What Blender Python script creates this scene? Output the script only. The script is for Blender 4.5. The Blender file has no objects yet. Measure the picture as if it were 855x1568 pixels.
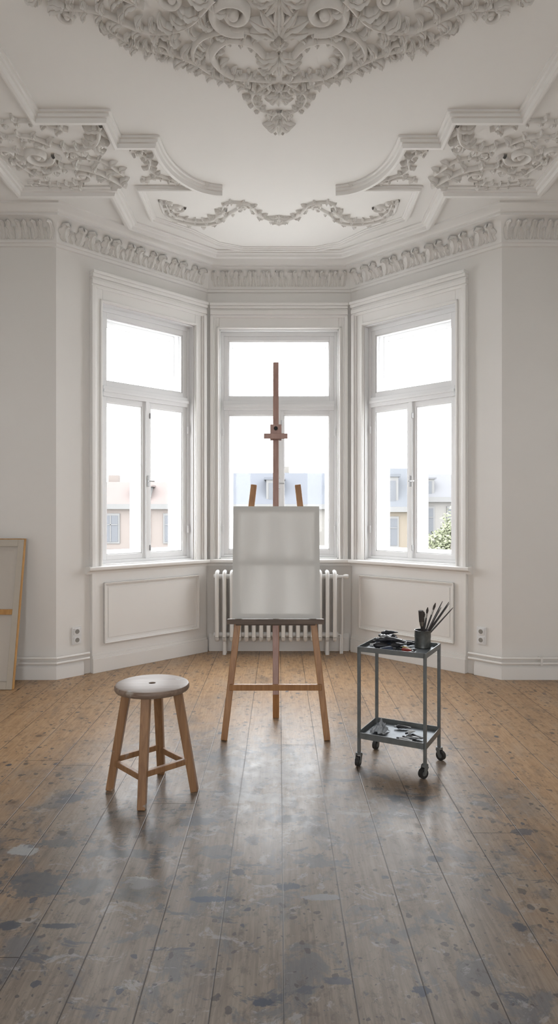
import bpy, math, random
from mathutils import Vector, Matrix, noise
random.seed(7)
HC=1.35
S2=math.sqrt(0.5)

# ------------------------------------------------------------------ materials
def newmat(name):
    m=bpy.data.materials.new(name); m.use_nodes=True
    nt=m.node_tree; b=nt.nodes['Principled BSDF']
    return m,nt,b
def simple(name,col,rough=0.6,metal=0.0,nscale=20,namt=0.08,bump=0.0,bscale=60,spec=0.5):
    m,nt,b=newmat(name)
    N=nt.nodes;L=nt.links
    tc=N.new('ShaderNodeTexCoord'); nz=N.new('ShaderNodeTexNoise'); nz.inputs['Scale'].default_value=nscale; nz.inputs['Detail'].default_value=3
    L.new(tc.outputs['Object'],nz.inputs['Vector'])
    mx=N.new('ShaderNodeMixRGB'); mx.blend_type='MIX'
    c=col
    mx.inputs[1].default_value=(c[0]*(1-namt),c[1]*(1-namt),c[2]*(1-namt),1)
    mx.inputs[2].default_value=(min(1,c[0]*(1+namt)),min(1,c[1]*(1+namt)),min(1,c[2]*(1+namt)),1)
    L.new(nz.outputs['Fac'],mx.inputs[0]); L.new(mx.outputs[0],b.inputs['Base Color'])
    b.inputs['Roughness'].default_value=rough; b.inputs['Metallic'].default_value=metal
    b.inputs['Specular IOR Level'].default_value=spec
    if bump>0:
        n2=N.new('ShaderNodeTexNoise'); n2.inputs['Scale'].default_value=bscale; n2.inputs['Detail'].default_value=3
        L.new(tc.outputs['Object'],n2.inputs['Vector'])
        bp=N.new('ShaderNodeBump'); bp.inputs['Strength'].default_value=bump; bp.inputs['Distance'].default_value=0.01
        L.new(n2.outputs['Fac'],bp.inputs['Height']); L.new(bp.outputs[0],b.inputs['Normal'])
    return m
def woodmat(name,c1,c2,rough=0.45,axis='Z',stain=None):
    m,nt,b=newmat(name); N=nt.nodes;L=nt.links
    tc=N.new('ShaderNodeTexCoord'); mp=N.new('ShaderNodeMapping')
    s={'X':(4,60,60),'Y':(60,4,60),'Z':(60,60,4)}[axis]
    mp.inputs['Scale'].default_value=s
    L.new(tc.outputs['Object'],mp.inputs['Vector'])
    nz=N.new('ShaderNodeTexNoise'); nz.inputs['Scale'].default_value=1; nz.inputs['Detail'].default_value=5; nz.inputs['Distortion'].default_value=0.6
    L.new(mp.outputs[0],nz.inputs['Vector'])
    cr=N.new('ShaderNodeValToRGB'); cr.color_ramp.elements[0].position=0.3; cr.color_ramp.elements[1].position=0.7
    cr.color_ramp.elements[0].color=(*c1,1); cr.color_ramp.elements[1].color=(*c2,1)
    L.new(nz.outputs['Fac'],cr.inputs[0])
    out=cr.outputs[0]
    if stain:
        n2=N.new('ShaderNodeTexNoise'); n2.inputs['Scale'].default_value=stain[1]; n2.inputs['Detail'].default_value=6
        L.new(tc.outputs['Object'],n2.inputs['Vector'])
        r2=N.new('ShaderNodeValToRGB'); r2.color_ramp.elements[0].position=stain[2]; r2.color_ramp.elements[1].position=stain[2]+0.06
        L.new(n2.outputs['Fac'],r2.inputs[0])
        mx=N.new('ShaderNodeMixRGB'); L.new(r2.outputs[0],mx.inputs[0]); L.new(out,mx.inputs[1]); mx.inputs[2].default_value=(*stain[0],1)
        out=mx.outputs[0]
    L.new(out,b.inputs['Base Color']); b.inputs['Roughness'].default_value=rough
    bp=N.new('ShaderNodeBump'); bp.inputs['Strength'].default_value=0.15; bp.inputs['Distance'].default_value=0.002
    L.new(nz.outputs['Fac'],bp.inputs['Height']); L.new(bp.outputs[0],b.inputs['Normal'])
    return m

M_wall=simple('wall_paint',(0.80,0.78,0.75),0.75,nscale=3,namt=0.015,spec=0.3)
M_ceil=simple('ceiling_paint',(0.83,0.815,0.79),0.8,nscale=2,namt=0.015,spec=0.2)
M_trim=simple('trim_paint',(0.83,0.815,0.79),0.45,nscale=5,namt=0.01)
M_stucco=simple('stucco',(0.78,0.76,0.73),0.75,nscale=20,namt=0.05,bump=0.15,bscale=90,spec=0.2)
M_frame=simple('window_paint',(0.80,0.80,0.80),0.35,nscale=5,namt=0.01)
M_rad=simple('radiator_enamel',(0.85,0.845,0.83),0.3,nscale=5,namt=0.01)
M_steel=simple('steel',(0.35,0.35,0.35),0.35,0.9)
M_cart=simple('cart_metal',(0.18,0.19,0.19),0.42,0.5,nscale=30,namt=0.25)
M_tray=simple('cart_tray_metal',(0.18,0.20,0.22),0.42,0.5,nscale=25,namt=0.25)
M_rubber=simple('rubber',(0.02,0.02,0.02),0.6)
M_dark=simple('dark_hole',(0.02,0.02,0.02),0.8)
M_easel=woodmat('easel_wood',(0.28,0.125,0.043),(0.42,0.21,0.08),0.42)
M_mast_haze=woodmat('mast_wood',(0.33,0.19,0.155),(0.43,0.27,0.225),0.5)  # wood lightened to dusty pink: veil of window glow painted into its colour
M_ledge=woodmat('ledge_wood',(0.08,0.052,0.038),(0.15,0.105,0.075),0.5,'X')
M_stool=woodmat('stool_wood',(0.21,0.105,0.048),(0.36,0.195,0.092),0.45,'Z',((0.36,0.31,0.27),14,0.66))
M_seat=woodmat('stool_seat_wood',(0.15,0.095,0.065),(0.27,0.195,0.145),0.45,'X',((0.38,0.34,0.30),9,0.64))
M_str=woodmat('stretcher_wood',(0.40,0.28,0.16),(0.52,0.38,0.22),0.5)
M_strd=woodmat('stretcher_orange',(0.40,0.20,0.055),(0.55,0.30,0.10),0.45)

def canvasmat(name,col,tr):
    m=bpy.data.materials.new(name); m.use_nodes=True; nt=m.node_tree; nt.nodes.clear(); N=nt.nodes;L=nt.links
    o=N.new('ShaderNodeOutputMaterial'); d=N.new('ShaderNodeBsdfDiffuse'); t=N.new('ShaderNodeBsdfTranslucent'); mx=N.new('ShaderNodeMixShader')
    tc=N.new('ShaderNodeTexCoord'); nz=N.new('ShaderNodeTexNoise'); nz.inputs['Scale'].default_value=400
    L.new(tc.outputs['Object'],nz.inputs['Vector'])
    cr=N.new('ShaderNodeMixRGB'); cr.inputs[1].default_value=(col[0]*.94,col[1]*.94,col[2]*.94,1); cr.inputs[2].default_value=(*col,1)
    L.new(nz.outputs['Fac'],cr.inputs[0])
    L.new(cr.outputs[0],d.inputs[0]); L.new(cr.outputs[0],t.inputs[0]); mx.inputs[0].default_value=tr
    L.new(d.outputs[0],mx.inputs[1]); L.new(t.outputs[0],mx.inputs[2]); L.new(mx.outputs[0],o.inputs[0])
    return m
M_canvas=canvasmat('canvas_cloth',(0.72,0.71,0.68),0.14)
M_canvasb=canvasmat('raw_canvas_cloth',(0.62,0.57,0.51),0.1)

m=bpy.data.materials.new('window_glass'); m.use_nodes=True; nt=m.node_tree; nt.nodes.clear()
o=nt.nodes.new('ShaderNodeOutputMaterial'); t=nt.nodes.new('ShaderNodeBsdfTransparent'); g=nt.nodes.new('ShaderNodeBsdfGlossy'); g.inputs['Roughness'].default_value=0.02
fr=nt.nodes.new('ShaderNodeFresnel'); fr.inputs[0].default_value=1.3
mx=nt.nodes.new('ShaderNodeMixShader'); nt.links.new(fr.outputs[0],mx.inputs[0]); nt.links.new(t.outputs[0],mx.inputs[1]); nt.links.new(g.outputs[0],mx.inputs[2]); nt.links.new(mx.outputs[0],o.inputs[0])
M_glass=m

# ------------------------------------------------------------------ floor material
def floormat(name,blotches):
    m,nt,b=newmat(name); N=nt.nodes;L=nt.links
    def nd(t,**k):
        n=N.new(t)
        for a,v in k.items(): setattr(n,a,v)
        return n
    def math_(op,a,bb=None,c=None,clamp=False):
        n=nd('ShaderNodeMath',operation=op); n.use_clamp=clamp
        for i,v in enumerate((a,bb,c)):
            if v is None: continue
            if isinstance(v,(int,float)): n.inputs[i].default_value=v
            else: L.new(v,n.inputs[i])
        return n.outputs[0]
    def mixc(f,a,bb,mode='MIX'):
        n=nd('ShaderNodeMixRGB',blend_type=mode)
        for i,v in enumerate((f,a,bb)):
            if isinstance(v,(int,float)): n.inputs[i].default_value=v
            elif isinstance(v,tuple): n.inputs[i].default_value=(*v,1)
            else: L.new(v,n.inputs[i])
        return n.outputs[0]
    def ramp(f,p0,p1):
        n=nd('ShaderNodeMapRange',interpolation_type='SMOOTHSTEP'); L.new(f,n.inputs[0]); n.inputs[1].default_value=p0; n.inputs[2].default_value=p1
        return n.outputs[0]
    geo=nd('ShaderNodeTexCoord'); sp=nd('ShaderNodeSeparateXYZ'); L.new(geo.outputs['Object'],sp.inputs[0])
    X,Y=sp.outputs[0],sp.outputs[1]
    bx=math_('DIVIDE',math_('ADD',X,20-0.013),0.2)
    bi=math_('FLOOR',bx); bf=math_('FRACT',bx)
    wn=nd('ShaderNodeTexWhiteNoise',noise_dimensions='1D'); L.new(bi,wn.inputs['W'])
    rnd=wn.outputs['Value']
    cmb=nd('ShaderNodeCombineXYZ'); L.new(math_('ADD',X,math_('MULTIPLY',rnd,3.1)),cmb.inputs[0]); L.new(math_('ADD',Y,math_('MULTIPLY',rnd,37.0)),cmb.inputs[1]); L.new(math_('MULTIPLY',rnd,11),cmb.inputs[2])
    def noise_(scale,vec,detail=4,dist=0,sc=None,rough=.5):
        src=vec
        if sc:
            mp=nd('ShaderNodeMapping'); mp.inputs['Scale'].default_value=sc; L.new(vec,mp.inputs['Vector']); src=mp.outputs[0]
        n=nd('ShaderNodeTexNoise'); n.inputs['Scale'].default_value=scale; n.inputs['Detail'].default_value=detail; n.inputs['Distortion'].default_value=dist; n.inputs['Roughness'].default_value=rough
        L.new(src,n.inputs['Vector']); return n.outputs['Fac']
    B=cmb.outputs[0]
    P=geo.outputs['Object']
    grain=noise_(1,B,5,0.4,(90,5.0,1),.6)
    rings=noise_(1,B,2,1.2,(10,1.3,1))
    ringsv=math_('FRACT',math_('MULTIPLY',rings,8.0))
    ringsv=math_('ABSOLUTE',math_('SUBTRACT',math_('MULTIPLY',ringsv,2),1))
    base=mixc(ramp(grain,.3,.7),(0.345,0.205,0.102),(0.47,0.305,0.168))
    base=mixc(math_('MULTIPLY',ramp(ringsv,.55,1.0),.28),base,(0.24,0.125,0.055))
    base=mixc(math_('MULTIPLY',rnd,.30),base,(0.26,0.165,0.09))
    # worn / greyed centre zone
    dx=math_('DIVIDE',math_('SUBTRACT',X,-0.06),1.45); dy=math_('DIVIDE',math_('SUBTRACT',Y,1.6),3.0)
    r=math_('SQRT',math_('ADD',math_('MULTIPLY',dx,dx),math_('MULTIPLY',dy,dy)))
    wn1=noise_(1.6,P,5,0,None,.6)
    zone=math_('SUBTRACT',1.0,ramp(math_('ADD',r,math_('MULTIPLY',math_('SUBTRACT',wn1,.5),1.1)),.50,1.25))
    base=mixc(math_('MULTIPLY',zone,.86),base,mixc(ramp(grain,.3,.7),(0.122,0.105,0.090),(0.185,0.166,0.146)))
    wr=noise_(1,P,6,.3,(6,2.2,1),.7)
    base=mixc(math_('MULTIPLY',ramp(wr,.50,.66),.28),base,(0.36,0.31,0.25))
    base=mixc(math_('MULTIPLY',math_('SUBTRACT',1.0,ramp(wr,.34,.46)),.40),base,(0.080,0.062,0.050))
    # smeared blue-grey paint and pale scrapes
    hz=noise_(1,P,6,.5,(5.5,4.2,1),.7)
    hzf=math_('MULTIPLY',ramp(hz,.51,.60),ramp(zone,.15,.8))
    base=mixc(math_('MULTIPLY',hzf,.62),base,(0.078,0.090,0.110))
    hz3=noise_(1,P,7,1.0,(4.0,8.5,5),.72)
    base=mixc(math_('MULTIPLY',math_('MULTIPLY',ramp(hz3,.58,.62),ramp(zone,.2,.8)),.75),base,(0.050,0.060,0.080))
    hz2=noise_(1,P,6,.8,(7,9,3),.75)
    base=mixc(math_('MULTIPLY',math_('MULTIPLY',ramp(hz2,.56,.63),zone),.50),base,(0.33,0.33,0.33))
    sc=noise_(1,P,7,.3,(24,15,1),.75)
    base=mixc(math_('MULTIPLY',ramp(sc,.53,.64),.55),base,(0.075,0.057,0.047))
    scr=noise_(1,P,3,2.5,(3.5,2.8,1),.5)
    scl=math_('ABSOLUTE',math_('SUBTRACT',scr,.5))
    base=mixc(math_('MULTIPLY',math_('SUBTRACT',1.0,ramp(scl,.0006,.0022)),.5),base,(0.05,0.042,0.038))
    nn=nd('ShaderNodeTexNoise'); nn.inputs['Scale'].default_value=22; nn.inputs['Detail'].default_value=4; L.new(P,nn.inputs['Vector'])
    vs=nd('ShaderNodeVectorMath',operation='SCALE'); vs.inputs['Scale'].default_value=.045; L.new(nn.outputs['Color'],vs.inputs[0])
    vm=nd('ShaderNodeVectorMath',operation='ADD'); L.new(P,vm.inputs[0]); L.new(vs.outputs[0],vm.inputs[1])
    def spots(sc,thr,prob,col,amt,base,soft=.025):
        vo=nd('ShaderNodeTexVoronoi'); vo.inputs['Scale'].default_value=1; vo.inputs['Randomness'].default_value=1
        mp=nd('ShaderNodeMapping'); mp.inputs['Scale'].default_value=sc
        L.new(vm.outputs[0],mp.inputs['Vector']); L.new(mp.outputs['Vector'],vo.inputs['Vector'])
        s2=nd('ShaderNodeSeparateColor'); L.new(vo.outputs['Color'],s2.inputs[0])
        rad=math_('MULTIPLY',math_('SUBTRACT',s2.outputs[0],1-prob),thr/prob)
        f=ramp(math_('SUBTRACT',rad,vo.outputs['Distance']),0.0,soft)
        return mixc(math_('MULTIPLY',f,amt),base,col)
    base=spots((5,3.6,.01),.15,.75,(0.065,0.036,0.022),.80,base,.07)
    base=spots((9,7.5,.01),.17,.5,(0.050,0.038,0.032),.75,base,.04)
    base=spots((26,24,.01),.34,.45,(0.050,0.042,0.040),.80,base)
    base=spots((48,44,.01),.30,.30,(0.045,0.042,0.045),.80,base)
    base=spots((12,11,.01),.20,.40,(0.030,0.040,0.062),.85,base)
    if blotches:
        bl=[(55,1353,46,18,(.13,.15,.18),.8),(35,1302,20,8,(.70,.74,.77),.75),(110,1221,18,6,(.11,.13,.18),.7),(95,1417,34,4,(.05,.07,.10),.9),(135,1358,40,12,(.18,.20,.22),.7),
        (218,1350,20,8,(.75,.75,.75),.75),(432,1357,25,6,(.05,.075,.13),.95),(322,1377,42,4,(.06,.11,.19),.9),(492,1374,34,4,(.46,.49,.52),.7),(483,1319,34,8,(.16,.18,.21),.7),
        (365,1335,9,6,(.05,.06,.10),.9),(445,1253,38,5,(.10,.12,.15),.8),(395,1222,55,7,(.60,.61,.63),.55),(405,1185,60,18,(.55,.58,.63),.35),(800,1273,14,4,(.10,.11,.15),.8),
        (666,1315,11,4,(.05,.06,.09),.95),(398,1535,15,6,(.05,.07,.12),.95),(517,1502,20,5,(.11,.13,.18),.8),(648,1518,13,8,(.06,.08,.13),.95),(602,1222,13,4,(.08,.10,.14),.8),
        (15,1418,18,7,(.09,.11,.15),.9),(797,1419,9,6,(.06,.07,.10),.9),(300,1256,22,8,(.15,.18,.23),.8),(210,1365,34,18,(.26,.27,.28),.6),
        (175,1308,40,7,(.13,.16,.19),.7),(330,1305,28,9,(.16,.19,.23),.6),(90,1292,40,6,(.15,.17,.20),.7),(30,1485,8,5,(.06,.07,.09),.9),(350,1165,35,7,(.16,.19,.23),.5),(725,1345,10,4,(.06,.065,.08),.8)]
        dn=nd('ShaderNodeTexNoise'); dn.inputs['Scale'].default_value=9; dn.inputs['Detail'].default_value=6; dn.inputs['Roughness'].default_value=.75; L.new(P,dn.inputs['Vector'])
        df=math_('MULTIPLY',math_('SUBTRACT',dn.outputs['Fac'],.5),3.4)
        df=math_('ADD',df,math_('MULTIPLY',math_('SUBTRACT',hz2,.5),2.8))
        for (px,py,rx,ry,col,am) in bl:
            yy=1350/(py-784.); xx=(px-427.5)*yy/1000; a=rx*yy/1000*1.1; c=ry*yy*yy/1350*1.1
            ux=math_('DIVIDE',math_('SUBTRACT',X,xx),a); uy=math_('DIVIDE',math_('SUBTRACT',Y,yy),c)
            rr=math_('SQRT',math_('ADD',math_('MULTIPLY',ux,ux),math_('MULTIPLY',uy,uy)))
            f=math_('SUBTRACT',1.0,ramp(math_('ADD',rr,df),.75,1.05))
            base=mixc(math_('MULTIPLY',f,am),base,tuple(q*.5 for q in col))
    e=math_('MINIMUM',bf,math_('SUBTRACT',1.0,bf))
    gap=math_('SUBTRACT',1.0,ramp(e,.005,.015))
    jy=math_('FRACT',math_('DIVIDE',math_('ADD',Y,math_('MULTIPLY',rnd,37)),4.1))
    je=math_('SUBTRACT',1.0,ramp(jy,.0004,.0012))
    gp=math_('MAXIMUM',gap,je)
    base=mixc(math_('MULTIPLY',gp,.85),base,(0.02,0.013,0.01))
    L.new(base,b.inputs['Base Color'])
    rg=math_('ADD',.17,math_('MULTIPLY',sc,.28))
    rg=math_('ADD',rg,math_('MULTIPLY',wr,.14))
    L.new(rg,b.inputs['Roughness']); b.inputs['Specular IOR Level'].default_value=.5
    bp=nd('ShaderNodeBump'); bp.inputs['Strength'].default_value=.30; bp.inputs['Distance'].default_value=.004
    hgt=math_('ADD',math_('MULTIPLY',grain,.18),math_('MULTIPLY',math_('SUBTRACT',1.0,gp),1.0))
    hgt=math_('ADD',hgt,math_('MULTIPLY',rings,.8))
    L.new(hgt,bp.inputs['Height']); L.new(bp.outputs[0],b.inputs['Normal'])
    return m
M_floor=floormat('floor_boards',False); M_floorp=floormat('floor_boards_paint_stained',True)

# ------------------------------------------------------------------ mesh builder
class MB:
    def __init__(s): s.v=[];s.f=[];s.m=[]
    def add(s,vs,fs,mat=0):
        o=len(s.v); s.v+= [tuple(p) for p in vs]; s.f+=[tuple(i+o for i in f) for f in fs]; s.m+=[mat]*len(fs)
    def hexa(s,P,mat=0):
        s.add(P,[(0,3,2,1),(4,5,6,7),(0,1,5,4),(1,2,6,5),(2,3,7,6),(3,0,4,7)],mat)
    def box(s,x0,x1,y0,y1,z0,z1,mat=0,F=None):
        P=[(x0,y0,z0),(x1,y0,z0),(x1,y1,z0),(x0,y1,z0),(x0,y0,z1),(x1,y0,z1),(x1,y1,z1),(x0,y1,z1)]
        if F: P=[F(*p) for p in P]
        s.hexa(P,mat)
    def beam(s,p0,p1,w0,d0,w1=None,d1=None,ref=(1,0,0),mat=0,square=False):
        p0=Vector(p0);p1=Vector(p1);w1=w0 if w1 is None else w1;d1=d0 if d1 is None else d1
        t=(p1-p0).normalized(); a=Vector(ref); a=(a-t*a.dot(t)).normalized(); b=t.cross(a)
        P=[]
        for p,w,d in((p0,w0,d0),(p1,w1,d1)):
            for sx,sy in((-1,-1),(1,-1),(1,1),(-1,1)): P.append(p+a*w/2*sx+b*d/2*sy)
        s.hexa(P,mat)
    def tube(s,pts,rad,n=12,mat=0,caps=True,squash=1.0):
        pts=[Vector(p) for p in pts]; rs=rad if isinstance(rad,(list,tuple)) else [rad]*len(pts)
        V=[];Fs=[]; a=None
        for i,p in enumerate(pts):
            t=(pts[min(i+1,len(pts)-1)]-pts[max(i-1,0)]).normalized()
            if a is None:
                a=Vector((0,0,1)) if abs(t.z)<.9 else Vector((1,0,0))
            a=(a-t*a.dot(t)).normalized(); b=t.cross(a)
            for k in range(n):
                th=2*math.pi*k/n; V.append(p+a*math.cos(th)*rs[i]*squash+b*math.sin(th)*rs[i])
        for i in range(len(pts)-1):
            for k in range(n): Fs.append((i*n+k,i*n+(k+1)%n,(i+1)*n+(k+1)%n,(i+1)*n+k))
        if caps: Fs.append(tuple(reversed(range(n)))); Fs.append(tuple((len(pts)-1)*n+k for k in range(n)))
        s.add(V,Fs,mat)
    def lathe(s,c,prof,n=32,mat=0,closed=False):
        V=[];Fs=[];k=len(prof)
        for j in range(n):
            th=2*math.pi*j/n
            for r,z in prof: V.append((c[0]+r*math.cos(th),c[1]+r*math.sin(th),c[2]+z))
        for j in range(n):
            j2=(j+1)%n
            for i in range(k if closed else k-1):
                i2=(i+1)%k; Fs.append((j*k+i,j2*k+i,j2*k+i2,j*k+i2))
        s.add(V,Fs,mat)
    def sphere(s,c,r,n=10,mat=0,sc=(1,1,1)):
        prof=[(max(1e-4,r*math.cos(a)),r*math.sin(a)) for a in [(-90+180*i/8)*math.pi/180 for i in range(9)]]
        V0=len(s.v); s.lathe((0,0,0),prof,n,mat)
        for i in range(V0,len(s.v)):
            p=s.v[i]; s.v[i]=(c[0]+p[0]*sc[0],c[1]+p[1]*sc[1],c[2]+p[2]*sc[2])
    def build(s,name,mats,parent=None,bevel=0,smooth=30,loc=None):
        me=bpy.data.meshes.new(name); me.from_pydata(s.v,[],s.f)
        for mt in mats: me.materials.append(mt)
        me.polygons.foreach_set('material_index',s.m)
        me.update()
        import bmesh
        bm=bmesh.new(); bm.from_mesh(me); bmesh.ops.recalc_face_normals(bm,faces=bm.faces); bm.to_mesh(me); bm.free()
        if smooth:
            me.polygons.foreach_set('use_smooth',[True]*len(me.polygons)); me.set_sharp_from_angle(angle=math.radians(smooth))
        ob=bpy.data.objects.new(name,me); bpy.context.collection.objects.link(ob)
        if parent: ob.parent=parent
        if bevel:
            md=ob.modifiers.new('bevel','BEVEL'); md.width=bevel; md.segments=2; md.limit_method='ANGLE'; md.harden_normals=False
        return ob
def empty(name,loc=(0,0,0)):
    e=bpy.data.objects.new(name,None); bpy.context.collection.objects.link(e); e.empty_display_size=.1
    return e

def sweep(mb,path,prof,closed=False,mat=0,capends=True):
    n=len(path);k=len(prof);V=[];Fs=[]
    P=[Vector((p[0],p[1])) for p in path]
    for i in range(n):
        ns=[]
        if i>0 or closed: d=(P[i]-P[i-1]).normalized(); ns.append(Vector((d.y,-d.x)))
        if i<n-1 or closed: d=(P[(i+1)%n]-P[i]).normalized(); ns.append(Vector((d.y,-d.x)))
        if len(ns)==2:
            m_=(ns[0]+ns[1]); m_=m_/max(.25,(1+ns[0].dot(ns[1])))
        else: m_=ns[0]
        for o_,z in prof: V.append((P[i].x+m_.x*o_,P[i].y+m_.y*o_,z))
    for i in range(n if closed else n-1):
        j=(i+1)%n
        for q in range(k-1): Fs.append((i*k+q,j*k+q,j*k+q+1,i*k+q+1))
    if not closed and capends:
        Fs.append(tuple(range(k))); Fs.append(tuple((n-1)*k+q for q in range(k)))
    mb.add(V,Fs,mat)

# ------------------------------------------------------------------ room shell
CZ=3.75; XW=2.75; YF=5.27; YB=6.37; BX=1.80; BI=0.70; YR=-1.8
def mkF(A,d,n): return lambda u,v,z:(A[0]+d[0]*u+n[0]*v,A[1]+d[1]*u+n[1]*v,z)
F_L=mkF((-BX,YF),(S2,S2),(-S2,S2)); F_C=mkF((-BI,YB),(1,0),(0,1)); F_R=mkF((BI,YB),(S2,-S2),(S2,S2))
F_B=mkF((XW,YR),(-1,0),(0,-1))
LB=1.10/S2
def wall_open(name,F,length,ops,z0=.885,z1=3.13,th=.3,top=CZ):
    mb=MB(); u=0
    for (a,b) in ops:
        mb.box(u,a,0,th,0,top,0,F); mb.box(a,b,0,th,0,z0,0,F); mb.box(a,b,0,th,z1,top,0,F); u=b
    mb.box(u,length,0,th,0,top,0,F)
    return mb.build(name,[M_wall],smooth=0)
oL=(0.405,1.39); oC=(BI-.583,BI+.583); oR=(LB-1.39,LB-.405)
wall_open('wall_bay_left',F_L,LB,[oL]); wall_open('wall_bay_back',F_C,2*BI,[oC]); wall_open('wall_bay_right',F_R,LB,[oR])
rear_fill=[(1.25,2.20),(3.30,4.25)]; RZ0=.8; RZ1=3.0  # openings added behind the camera, sized for the fill light they let in
wall_open('wall_rear',F_B,2*XW,rear_fill,RZ0,RZ1)
for nm,x0,x1 in(('wall_front_left',-XW,-BX),('wall_front_right',BX,XW)):
    mb=MB(); mb.box(x0,x1,YF,YF+.3,0,CZ); mb.build(nm,[M_wall],smooth=0)
for nm,x0,x1 in(('wall_left',-XW-.3,-XW),('wall_right',XW,XW+.3)):
    mb=MB(); mb.box(x0,x1,YR-.3,YF+.3,0,CZ); mb.build(nm,[M_wall],smooth=0)
foot=[(-XW-.3,YR-.3),(-XW-.3,YF+.3),(-BX-.12,YF+.3),(-BI-.12,YB+.3),(BI+.12,YB+.3),(BX+.12,YF+.3),(XW+.3,YF+.3),(XW+.3,YR-.3)]
def slab(name,z0,z1,mat):
    mb=MB(); n=len(foot)
    V=[(x,y,z0) for x,y in foot]+[(x,y,z1) for x,y in foot]
    mb.add(V,[tuple(range(n)),tuple(reversed(range(n,2*n)))]+[(i,(i+1)%n,(i+1)%n+n,i+n) for i in range(n)])
    return mb.build(name,[mat],smooth=0)
slab('ceiling',CZ,CZ+.2,M_ceil)
mb=MB(); X0,X1=-XW-.3,XW+.3; a0,a1=1.4,3.75
mb.add([(X0,YR-.3,0),(X1,YR-.3,0),(X1,a0,0),(X0,a0,0)],[(0,1,2,3)],0)
mb.add([(X0,a0,0),(X1,a0,0),(X1,a1,0),(X0,a1,0)],[(0,1,2,3)],1)
mb.add([(X0,a1,0),(X1,a1,0),(X1,YF+.3,0),(BX+.12,YF+.3,0),(BI+.12,YB+.3,0),(-BI-.12,YB+.3,0),(-BX-.12,YF+.3,0),(X0,YF+.3,0)],[tuple(range(8))],0)
n=len(foot)
mb.add([(x,y,-.15) for x,y in foot]+[(x,y,0) for x,y in foot],[tuple(range(n))]+[(i,(i+1)%n,(i+1)%n+n,i+n) for i in range(n)],0)
mb.build('floor',[M_floor,M_floorp],smooth=0)

path=[(-XW,YR),(-XW,YF),(-BX,YF),(-BI,YB),(BI,YB),(BX,YF),(XW,YF),(XW,YR)]
crown=[(0,3.485),(.014,3.49),(.018,3.51),(.030,3.515),(.034,3.535),(.040,3.56),(.050,3.60),(.070,3.64),(.10,3.668),(.130,3.68),(.145,3.683),(.145,3.70),(.165,3.703),(.18,3.72),(.21,3.735),(.235,3.737),(.24,3.75)]
mb=MB(); sweep(mb,path,crown,closed=True); mb.build('trim_1',[M_trim],smooth=25)
def cprof(w,h): return [(-w,CZ),(-w,CZ-h*.45),(-w*.7,CZ-h*.5),(-w*.6,CZ-h*.9),(-w*.3,CZ-h),(w*.1,CZ-h*.95),(w*.25,CZ-h*.55),(w*.55,CZ-h*.5),(w*.65,CZ-h*.25),(w,CZ-h*.2),(w,CZ)]
def mirx(p): return [(-x,y) for x,y in reversed(p)]
mb=MB()
outer=[(-1.93,-1.2),(-1.93,4.86),(-1.23,4.86),(-1.23,5.42),(-.58,6.02)]
sweep(mb,outer+mirx(outer),cprof(.055,.055))
inner=[(-1.47,-1.0),(-1.47,3.93),(-1.045,3.93),(-1.045,4.20),(-.80,4.20)]+[( -.80+.38*(1-math.cos(i/12*math.pi/2)),4.20+.63*math.sin(i/12*math.pi/2)) for i in range(1,13)]
sweep(mb,inner,cprof(.04,.065)); sweep(mb,mirx(inner),cprof(.04,.065))
bayin=[(-.42,4.83),(-1.03,4.83),(-1.03,5.32),(-.75,5.56),(-.55,5.82),(-.33,5.93)]
sweep(mb,bayin+mirx(bayin),cprof(.03,.035))
mb.build('trim_2',[M_trim],smooth=25)

# baseboards
bprof=[(0,0),(.022,0),(.022,.085),(.016,.10),(.008,.108),(0,.108)]
mb=MB(); sweep(mb,[(-XW,YR),(-XW,YF),(-BX,YF),(-BX+.22*S2+.01,YF+.22*S2+.01)],bprof); mb.build('baseboard_left',[M_trim],smooth=25)
mb=MB(); sweep(mb,[(BX-.22*S2-.01,YF+.22*S2+.01),(BX,YF),(XW,YF),(XW,YR)],bprof); mb.build('baseboard_right',[M_trim],smooth=25)
mb=MB(); sweep(mb,[(-BI+.02,YB),(BI-.02,YB)],[(0,0),(.03,0),(.03,.13),(.018,.15),(.008,.165),(0,.165)]); mb.build('baseboard_back',[M_trim],smooth=25)

# heating pipes near the floor
for sg in(-1,1):
    k=.045
    mb=MB()
    for z in(.178,.138):
        mb.tube([(sg*(XW-.01),YF-k,z),(sg*(BX-.019),YF-k,z)],.011,10)
    for x in(2.5,2.1): mb.box(min(sg*x-.008,sg*x+.008),max(sg*x-.008,sg*x+.008),YF-.058,YF-.001,.125,.19)
    mb.build('heating_pipe',[M_trim],smooth=40)
    mb=MB()
    for z in(.178,.138):
        mb.tube([(sg*(BX-.019),YF-k,z),(sg*(BX-.019-.205),YF-k+.205,z)],.011,10)
        mb.sphere((sg*(BX-.019),YF-k,z),.0115,10)
    mb.build('heating_pipe',[M_trim],smooth=40)

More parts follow.
